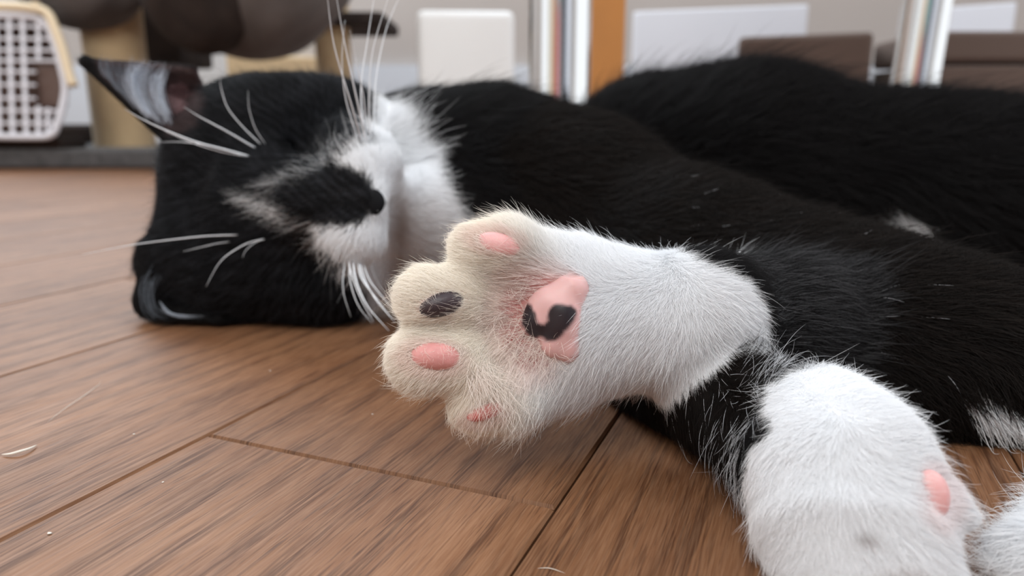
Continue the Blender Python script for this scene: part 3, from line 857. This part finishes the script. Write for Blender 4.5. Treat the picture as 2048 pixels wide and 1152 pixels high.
# a scatter of silver hairs in the black coat
inn = fill(hpx, hpy, [(195, 122), (300, 124), (400, 140), (425, 200), (405, 262), (350, 275), (270, 212), (205, 150)], 7) * (is_('ear') | is_('head'))
tint = np.where((np.hypot((hpx - 362) / 22, (hpy - 195) / 30) < 1)[:, None], np.array([.28, .17, .18]), np.array([.07, .05, .052]))
col = col * (1 - inn[:, None]) + tint * inn[:, None] * (.5 + rng.random(n))[:, None]; keep &= ~((inn > .5) & (rng.random(n) < .6))
sil = (rng.random(n) < .0009) & (wa < .3) & (hpx > 1350) & (is_('band') | is_('under') | is_('shank'))
col[sil] = (.55, .55, .58)
ub = is_('under') & (wa < .5); dpw = psd(hpx, hpy, PAWW)
s2 = ub & (rng.random(n) < .13 * np.exp(-np.clip(dpw, 0, 999) / 30)); col[s2] = (.72, .74, .78); L[s2] *= 2.1; lift[s2] *= 1.3
sh = is_('shank') & (wa < .5); s3 = sh & (rng.random(n) < .35); col[s3] = (.085, .085, .09)
pnk = np.zeros(n)
for nm in ('toe1', 'toe3', 'toe4'): pnk = np.maximum(pnk, .30 * (1 - sstep(0, .8, pad_dist(hpx, hpy, nm))))
pnk = np.maximum(pnk, .28 * (1 - sstep(0, 40, rc))) * is_('foot')
pnk = np.maximum(pnk, .22 * (1 - sstep(0.2, .9, pad_dist(hpx, hpy, 'paw'))) * is_('paw'))
col = col * (1 - pnk[:, None]) + np.array([.82, .55, .52]) * pnk[:, None]
NP = 5
def strands(root, d0, nn, L, lift, curl):
    pts = np.zeros((len(root), NP, 3), np.float32)
    for k in range(NP):
        t = k / (NP - 1)
        up = lift * (t - .45 * t * t)
        pts[:, k] = root + (d0 * (t * (1 - .15 * lift))[:, None] + nn * up[:, None] + curl * (t * t)) * L[:, None]
    return pts
curl = rng.normal(0, .12, (n, 3))
pts = strands(root[keep], hd[keep], hn[keep], L[keep], lift[keep], curl[keep])
rad_t = np.array([1, 1, .85, .6, .12])
rads = Rr[keep][:, None] * rad_t * (.8 + .4 * rng.random(keep.sum()))[:, None]
cols = col[keep]
allp = [pts.reshape(-1, 3)]; allr = [rads.ravel()]; sizes = [np.full(len(pts), NP)]; allc = [cols]
def extra(plist, rlist, c):
    """extra strands from explicit arrays (m, k, 3)"""
    m, k, _ = plist.shape
    pts2 = np.zeros((m, NP, 3)); 
    for j in range(NP):
        t = j / (NP - 1) * (k - 1); i0 = min(int(t), k - 2); f = t - i0
        pts2[:, j] = plist[:, i0] * (1 - f) + plist[:, i0 + 1] * f
    allp.append(pts2.reshape(-1, 3)); allr.append((rlist[:, None] * rad_t).ravel()); sizes.append(np.full(m, NP)); allc.append(c)
def arc_set(guides, depth, m, jit, r0, c0, dj=.002):
    g = []
    for a in guides:
        cc = catmull([(x, y, depth) for x, y in a], 8); g.append(np.array(cc)[::2][:13])
    k = min(len(a) for a in g); g = np.array([a[np.linspace(0, len(a) - 1, k).astype(int)] for a in g])
    u = rng.random(m) * (len(g) - 1); i0 = np.minimum(u.astype(int), len(g) - 2); f = (u - i0)[:, None, None]
    a = g[i0] * (1 - f) + g[i0 + 1] * f
    a = a + rng.normal(0, jit, (m, 1, 3)) * np.array([1, 1, 0]) + np.cumsum(rng.normal(0, jit * .15, (m, k, 3)), 1) * np.array([1, 1, 0])
    st = rng.random(m) * .25; 
    out = np.zeros((m, NP, 3))
    for j in range(NP):
        t = (st + (1 - st) * j / (NP - 1) * (.6 + .4 * rng.random(m))) * (k - 1)
        q0 = np.minimum(t.astype(int), k - 2); ff = (t - q0)[:, None]
        out[:, j] = a[np.arange(m), q0] * (1 - ff) + a[np.arange(m), q0 + 1] * ff
    dj_ = rng.random(m) * dj
    wpts = np.array([[P(*q) for q in row] for row in out]) + cvec(0, 0, 1) * dj_[:, None, None]
    extra(wpts, np.full(m, r0), np.tile(c0, (m, 1)) * (.55 + .6 * rng.random(m))[:, None])
arc_set([[(350, 252), (334, 215), (326, 168), (346, 126)], [(330, 250), (304, 205), (290, 160), (322, 122)], [(312, 240), (284, 200), (275, 150), (300, 118)], [(295, 236), (266, 195), (252, 156), (262, 112)]], .3105, 170, 3.0, .00009, np.array([.50, .54, .62]))
arc_set([[(295, 236), (266, 195), (252, 156), (255, 112)], [(262, 205), (235, 170), (225, 135), (228, 108)], [(230, 170), (205, 145), (196, 125), (200, 106)]], .315, 60, 2.5, .00008, np.array([.20, .22, .26]))
arc_set([[(308, 236), (281, 198), (272, 150), (292, 122)], [(302, 234), (275, 197), (266, 150), (284, 120)]], .3095, 48, 1.8, .00008, np.array([.62, .68, .78]))
arc_set([[(345, 235), (330, 205), (326, 165), (344, 128)], [(338, 238), (322, 205), (318, 165), (336, 128)]], .3085, 40, 1.8, .00008, np.array([.55, .60, .68]))
arc_set([[(326, 552), (310, 580), (318, 618), (350, 634), (405, 637)], [(318, 545), (300, 580), (308, 622), (345, 640), (400, 641)], [(308, 530), (280, 575), (290, 625), (322, 643), (370, 645)]], .289, 26, 3.5, .00006, np.array([.20, .23, .27]))
arc_set([[(322, 600), (335, 622), (365, 630), (410, 632)], [(326, 610), (345, 630), (375, 636), (420, 634)]], .288, 24, 2.0, .00007, np.array([.40, .45, .52]))
# long tufts between the toes and in the palm
def tuft(cx, cy, sx, sy, dx, dy, dz, ln, m, c, gsel, spread=.35, r0=.00003):
    xs = rng.normal(cx, sx, m); ys = rng.normal(cy, sy, m)
    t = np.array([hit(x, y, gsel) for x, y in zip(xs[:40], ys[:40])]); t = np.resize(t, m)
    o = np.array([P(x, y, d) for x, y, d in zip(xs, ys, np.median(t) * .5 + t * .5)])
    d = cvec(dx, dy, dz) + rng.normal(0, spread, (m, 3)); d /= np.linalg.norm(d, axis=1)[:, None]
    l = ln * (.5 + .8 * rng.random(m)); cu = rng.normal(0, .25, (m, 3))
    tt = np.linspace(0, 1, NP)
    p = o[:, None, :] + d[:, None, :] * (l[:, None] * tt)[:, :, None] + cu[:, None, :] * (l[:, None] * tt ** 2)[:, :, None]
    extra(p, np.full(m, r0), np.tile(c, (m, 1)))
CW = np.array([.88, .80, .74])
tuft(955, 740, 14, 12, .35, .8, .45, .0085, 260, CW, ['foot'])
tuft(1000, 770, 16, 12, .1, .8, .4, .008, 200, CW, ['foot'])
tuft(985, 640, 22, 16, -.8, .1, .5, .006, 130, CW, ['foot'], .5)
tuft(1020, 690, 18, 18, .2, .5, .6, .006, 130, CW, ['foot'], .6)
tuft(1040, 570, 26, 12, -.3, .6, .5, .005, 50, CW, ['foot'], .6)
tuft(1085, 700, 18, 16, -.3, .5, .6, .006, 140, CW, ['foot'], .6)
tuft(1062, 650, 10, 18, -.7, .3, .6, .005, 130, CW, ['foot'], .5)
tuft(900, 640, 30, 4, -.5, -.6, .5, .004, 90, CW, ['foot'], .4)
tuft(885, 690, 30, 4, .1, .6, .7, .0035, 90, CW, ['foot'], .4)
def fringe(nm, m, gsel, a0, a1, ln=.0026, c=CW, inward=-1.0):
    x, y, rx, ry, rot = PADS[nm]; rot = math.radians(rot)
    an = a0 + (a1 - a0) * rng.random(m); k = 1.0 + .22 * rng.random(m)
    ux, uy = np.cos(an) * rx * k, np.sin(an) * ry * k
    qx = x + ux * math.cos(rot) - uy * math.sin(rot); qy = y + ux * math.sin(rot) + uy * math.cos(rot)
    z0_ = np.array([hit(a, b, gsel) for a, b in zip(qx[:60], qy[:60])]); z0_ = np.array([z0_[np.argmin(np.hypot(qx[:60] - a, qy[:60] - b))] for a, b in zip(qx, qy)])
    o = np.array([P(a, b, d) for a, b, d in zip(qx, qy, z0_)])
    dx, dy = (x - qx), (y - qy); q = np.hypot(dx, dy); dx, dy = dx / q, dy / q
    d = np.array([cvec(a * .8, b * .8, .75) for a, b in zip(dx, dy)]) + rng.normal(0, .22, (m, 3)) + cvec(-.35, .1, 0)
    l = ln * (.5 + .8 * rng.random(m)); tt = np.linspace(0, 1, NP)
    bend = np.array([cvec(a * .35, b * .35, -.45) for a, b in zip(dx, dy)])
    p = o[:, None, :] + d[:, None, :] * (l[:, None] * tt)[:, :, None] + bend[:, None, :] * (l[:, None] * tt ** 2)[:, :, None]
    extra(p, np.full(m, .000026), np.tile(c, (m, 1)))
fringe('toe1', 260, ['foot'], 0, 2 * math.pi, .0026); fringe('toe2', 160, ['foot'], 0, 2 * math.pi, .0020); fringe('toe2', 150, ['foot'], .3, 2.6, .0034)
fringe('toe3', 200, ['foot'], 0, 2 * math.pi, .0020); fringe('toe3', 150, ['foot'], -2.4, -.2, .0034)
fringe('toe4', 130, ['foot'], -math.pi, 0, .0026)
AP = np.concatenate(allp).astype(np.float32); AR = np.concatenate(allr).astype(np.float32); AC = np.concatenate(allc); SZ = np.concatenate(sizes).astype(int)
AP[:, 2] = np.maximum(AP[:, 2], .0006)
print('strands', len(SZ), 'body verts', len(V))
hc = bpy.data.hair_curves.new('fur'); hc.add_curves([int(x) for x in SZ])
hc.attributes['position'].data.foreach_set('vector', AP.ravel()) if 'position' in hc.attributes else hc.points.foreach_set('position', AP.ravel())
ra = hc.attributes.get('radius') or hc.attributes.new('radius', 'FLOAT', 'POINT')
ra.data.foreach_set('value', AR)
ca = hc.attributes.new('fur_colour', 'FLOAT_COLOR', 'CURVE')
ca.data.foreach_set('color', np.concatenate([AC, np.ones((len(AC), 1))], 1).astype(np.float32).ravel())
fur = bpy.data.objects.new('fur', hc); C.objects.link(fur); hc.materials.append(M['fur'])
fur.parent = body; fur.matrix_parent_inverse = Matrix.Identity(4)
props(fur, 'short dense black and white fur', kind='stuff')
# parent chain: cat (offset) > body (inverse set) > fur in world coordinates

# ------------------------------------------------------------------ pads, nose
def pad_mat(name, col, col2=None, rough=.45):
    return mat(name, col, rough, noise=(420, .6, col2 or tuple(c * .85 for c in col)), bump=(1500, .35, .0002), sss=.25, spec=.35)
M['pad_pink'] = pad_mat('pink_pad', (.62, .275, .26), (.70, .35, .33))
M['pad_soft'] = pad_mat('soft_pink_pad', (.70, .37, .365), (.76, .45, .44))
M['pad_red'] = pad_mat('rosy_pad', (.52, .15, .14), (.62, .22, .2))
M['pad_dark'] = pad_mat('dark_pad', (.035, .025, .03), (.06, .04, .045), .4)
M['nose'] = mat('black_nose', (.004, .004, .005), .6, bump=(1800, .5, .0002), spec=.15)
def pad(nm, key, m, gsel, th=.0028, lbl=None, sink=.0010, nmix=.6):
    x, y, rx, ry, a = PADS[key]
    z = hit(x, y, gsel); c0 = P(x, y, z)
    a = math.radians(a)
    u = cvec(math.cos(a), math.sin(a), 0); v = cvec(-math.sin(a), math.cos(a), 0)
    # surface normal from four probes
    e = 10
    pu = P(x + e, y, hit(x + e, y, gsel)) - P(x - e, y, hit(x - e, y, gsel)); pv_ = P(x, y + e, hit(x, y + e, gsel)) - P(x, y - e, hit(x, y - e, gsel))
    nn = np.cross(pv_, pu); nn /= np.linalg.norm(nn)
    if nn @ cvec(0, 0, 1) < 0: nn = -nn
    nn = nn * nmix + cvec(0, 0, 1) * (1 - nmix); nn /= np.linalg.norm(nn)
    bm = bmesh.new(); bmesh.ops.create_uvsphere(bm, u_segments=40, v_segments=24, radius=1)
    A, B = rx * z / F * 1.04, ry * z / F * 1.04
    u -= nn * (u @ nn); u /= np.linalg.norm(u); v = np.cross(nn, u)
    for vt in bm.verts:
        q = vt.co; fat = 1 + .10 * math.sin(2 * math.atan2(q.y, q.x) + x) * .5
        w_ = c0 + u * (q.x * A * fat) + v * (q.y * B) + nn * (q.z * th - sink)
        vt.co = Vector(w_)
    o = bm_obj(nm, bm, m, cat, True)
    if lbl: o['label'] = lbl
    return o
pad('toe_pad', 'toe1', M['pad_soft'], ['foot'], .0020, 'pink upper toe pad')
pad('toe_pad', 'toe2', M['pad_dark'], ['foot'], .0024, 'black toe pad')
pad('toe_pad', 'toe3', M['pad_pink'], ['foot'], .0026, 'pink toe pad in the middle')
pad('toe_pad', 'toe4', M['pad_red'], ['foot'], .0022, 'rosy lowest toe pad')
pad('toe_pad', 'paw', M['pad_soft'], ['paw'], .0022, 'pink pad on the foot lying on the floor', .0002, .15)
# sole pad with three lobes
zc = hit(1120, 635, ['foot'])
def MS(a, k=.0025): return ('m', 'cone', (P(*a[:3]), P(*a[:3]) + 1e-6, a[3] * a[2] / F, a[3] * a[2] / F), k)
def MC(a, b, k=.0025): return ('m', 'cone', (P(*a[:3]), P(*b[:3]), a[3] * a[2] / F, b[3] * b[2] / F), k)
zz_ = zc + .0018
mp = [MC((1143, 580, zz_, 36), (1105, 600, zz_, 30)), MC((1080, 618, zz_ + .0004, 27), (1066, 650, zz_ + .001, 24)), MC((1128, 624, zz_ - .0006, 38), (1126, 654, zz_ - .0004, 38)),
      MC((1134, 694, zz_, 31), (1108, 690, zz_, 26)), MC((1080, 640, zz_, 26), (1120, 640, zz_, 34)), MS((1095, 605, zz_, 24))]
cc = P(1115, 640, zz_)
V2, Q2 = mesh_field(mp, cc - .010, cc + .010, .0004)
me2 = mesh_from('sole_pad', V2, Q2)
sp_ = link_mesh('sole_pad', me2, None, cat); sp_['label'] = 'three lobed pink sole pad with black blotches'
ax_, ay_, _ = proj(V2.astype(float)); ax_, ay_ = ax_ + 1.5 * np.sin(ay_ / 6) + 1 * np.sin(ax_ / 3 + ay_ / 4), ay_ + 1.5 * np.sin(ax_ / 7 + 1)
def seg(x, y, x0, y0, x1, y1, r):
    t = np.clip(((x - x0) * (x1 - x0) + (y - y0) * (y1 - y0)) / ((x1 - x0) ** 2 + (y1 - y0) ** 2 + 1e-6), 0, 1)
    return np.hypot(x - x0 - t * (x1 - x0), y - y0 - t * (y1 - y0)) - r
bd = np.minimum.reduce([seg(ax_, ay_, 1121, 636, 1123, 634, 27), seg(ax_, ay_, 1138, 626, 1130, 630, 15), seg(ax_, ay_, 1112, 652, 1102, 664, 20), seg(ax_, ay_, 1052, 622, 1066, 662, 15), seg(ax_, ay_, 1062, 655, 1104, 664, 13)])
blot = 1 - sstep(-5, 5, bd)
pc = np.array([.66, .40, .39]) * np.ones((len(V2), 1)); pc = pc * (1 - blot[:, None]) + np.array([.02, .014, .018]) * blot[:, None]
set_col(me2, pc)
mm = fur_mat('sole_pad_skin', .42, .35, 0); bs = mm.node_tree.nodes['Principled BSDF']; bs.inputs['Subsurface Weight'].default_value = .2; bs.inputs['Subsurface Scale'].default_value = .0015
me2.materials.append(mm)
# nose leather
PADS['nose'] = (749, 404, 20, 25, 0)
pad('nose', 'nose', M['nose'], ['head'], .0012, 'black nose')

# ------------------------------------------------------------------ whiskers and brow hairs
wl = [
 ([(735, 292), (714, 200), (692, 100), (672, -10)], 1.1, -.02), ([(725, 288), (700, 200), (668, 90), (652, -30)], 1.0, -.025),
 ([(741, 290), (738, 200), (746, 100), (778, -10)], 1.0, -.01), ([(730, 290), (722, 180), (735, 80), (752, -30)], .9, 0),
 ([(718, 284), (692, 200), (684, 120), (690, 40)], .7, -.01), ([(747, 275), (752, 160), (772, 60), (800, -10)], .8, .01),
 ([(733, 280), (728, 200), (712, 120), (700, 60)], .8, -.02),
 ([(506, 315), (448, 299), (392, 284), (330, 260), (282, 237), (250, 218)], 1.25, -.02), ([(517, 300), (454, 263), (400, 234), (368, 214)], 1.1, -.015),
 ([(527, 294), (485, 253), (455, 215), (442, 175), (440, 160)], .7, -.005), ([(535, 294), (511, 258), (498, 216), (496, 180)], .5, -.004),
 ([(492, 311), (440, 297), (402, 289), (360, 284), (319, 284)], .7, -.008), ([(498, 314), (440, 303), (380, 284), (330, 262)], .7, -.01),
 ([(485, 470), (438, 471), (392, 474), (298, 485), (235, 495), (165, 509)], .8, -.008), ([(465, 483), (435, 487), (412, 492), (366, 503)], .6, -.004),
 ([(537, 476), (500, 485), (475, 497), (450, 514), (433, 534), (412, 573)], .75, -.006), ([(535, 477), (515, 483), (501, 492), (490, 503), (485, 516)], .5, -.003),
 ([(696, 517), (704, 552), (723, 600), (748, 645)], .9, -.004), ([(715, 522), (723, 556), (747, 590), (790, 645)], 1.1, -.008),
 ([(706, 520), (712, 560), (735, 612), (778, 662)], 1.1, -.012), ([(725, 524), (739, 560), (762, 590), (785, 618)], .9, -.004),
 ([(692, 515), (686, 556), (688, 590), (702, 635)], .55, 0), ([(739, 526), (751, 556), (766, 583), (790, 605)], .7, 0), ([(700, 518), (700, 560), (716, 610), (745, 648)], .7, -.002),
 ([(719, 522), (730, 560), (752, 600), (786, 640)], .9, -.01)]
for pl, wk, dd in wl:
    z0 = hit(pl[0][0], pl[0][1], ['head'])
    if z0 > .4: z0 = .27
    nwp = []
    for i, (x, y) in enumerate(pl):
        t = i / (len(pl) - 1)
        q = P(x, y, z0 + .001 - .006 * math.sin(math.pi * min(t * .7, .5)) + dd * t)
        q[2] = max(q[2], .002)
        nwp.append(q)
    tube('whisker', nwp, (lambda t, k=wk: .00031 * k * (1.0 - .85 * t ** 1.6)), M['whisker'], cat, 6, 6)

# ------------------------------------------------------------------ lint and loose hairs on the floor
def floor_tube(name, pts, r, label, group=None):
    ps = []
    for i, (x, y, hz) in enumerate(pts):
        q = floor_at(x, y); q[2] = r * 1.05 + hz; ps.append(q)
    o = tube(name, ps, lambda t: r * (1 - .8 * abs(2 * t - 1) ** 2.5), M['lint'], None, 6, 6)
    props(o, label, 'loose hair', group); return o
floor_tube('fur_tuft', [(4, 912, 0), (22, 913, .0003), (42, 910, .0006), (60, 903, .0004), (74, 893, 0)], .00038, 'small curved white wisp of shed fur on the floorboards at the left edge')
floor_tube('cat_hair', [(95, 845, 0), (130, 820, .0004), (170, 793, .0004), (195, 772, 0), (204, 762, 0)], .00007, 'long fine pale hair lying on the floorboard at left')
floor_tube('cat_hair', [(1075, 1137, 0), (1100, 1140, .0003), (1130, 1147, 0)], .00006, 'short fine hair lying near the bottom of the middle floorboard')
def crumb(x, y, r, label):
    q = floor_at(x, y); bm = bmesh.new()
    bmesh.ops.create_icosphere(bm, subdivisions=1, radius=r)
    for v in bm.verts: v.co = Vector((v.co.x * (1 + .5 * random.random()), v.co.y * (.6 + .6 * random.random()), v.co.z * .4)) + Vector((q[0], q[1], r * .4))
    o = bm_obj('crumb', bm, M['lint'], None, True); props(o, label, 'crumb')
crumb(99, 1068, .00045, 'largest pale crumb near the lower left corner of the floor')
crumb(268, 869, .0003, 'tiny pale crumb left of the corner of the board joint')
crumb(326, 965, .00025, 'tiny white crumb lying low on the board left of the cross joint')
crumb(540, 742, .00028, 'tiny pale crumb on the floorboard below the cat head')
crumb(745, 829, .00025, 'tiny pale crumb on the floorboard left of the raised foot')
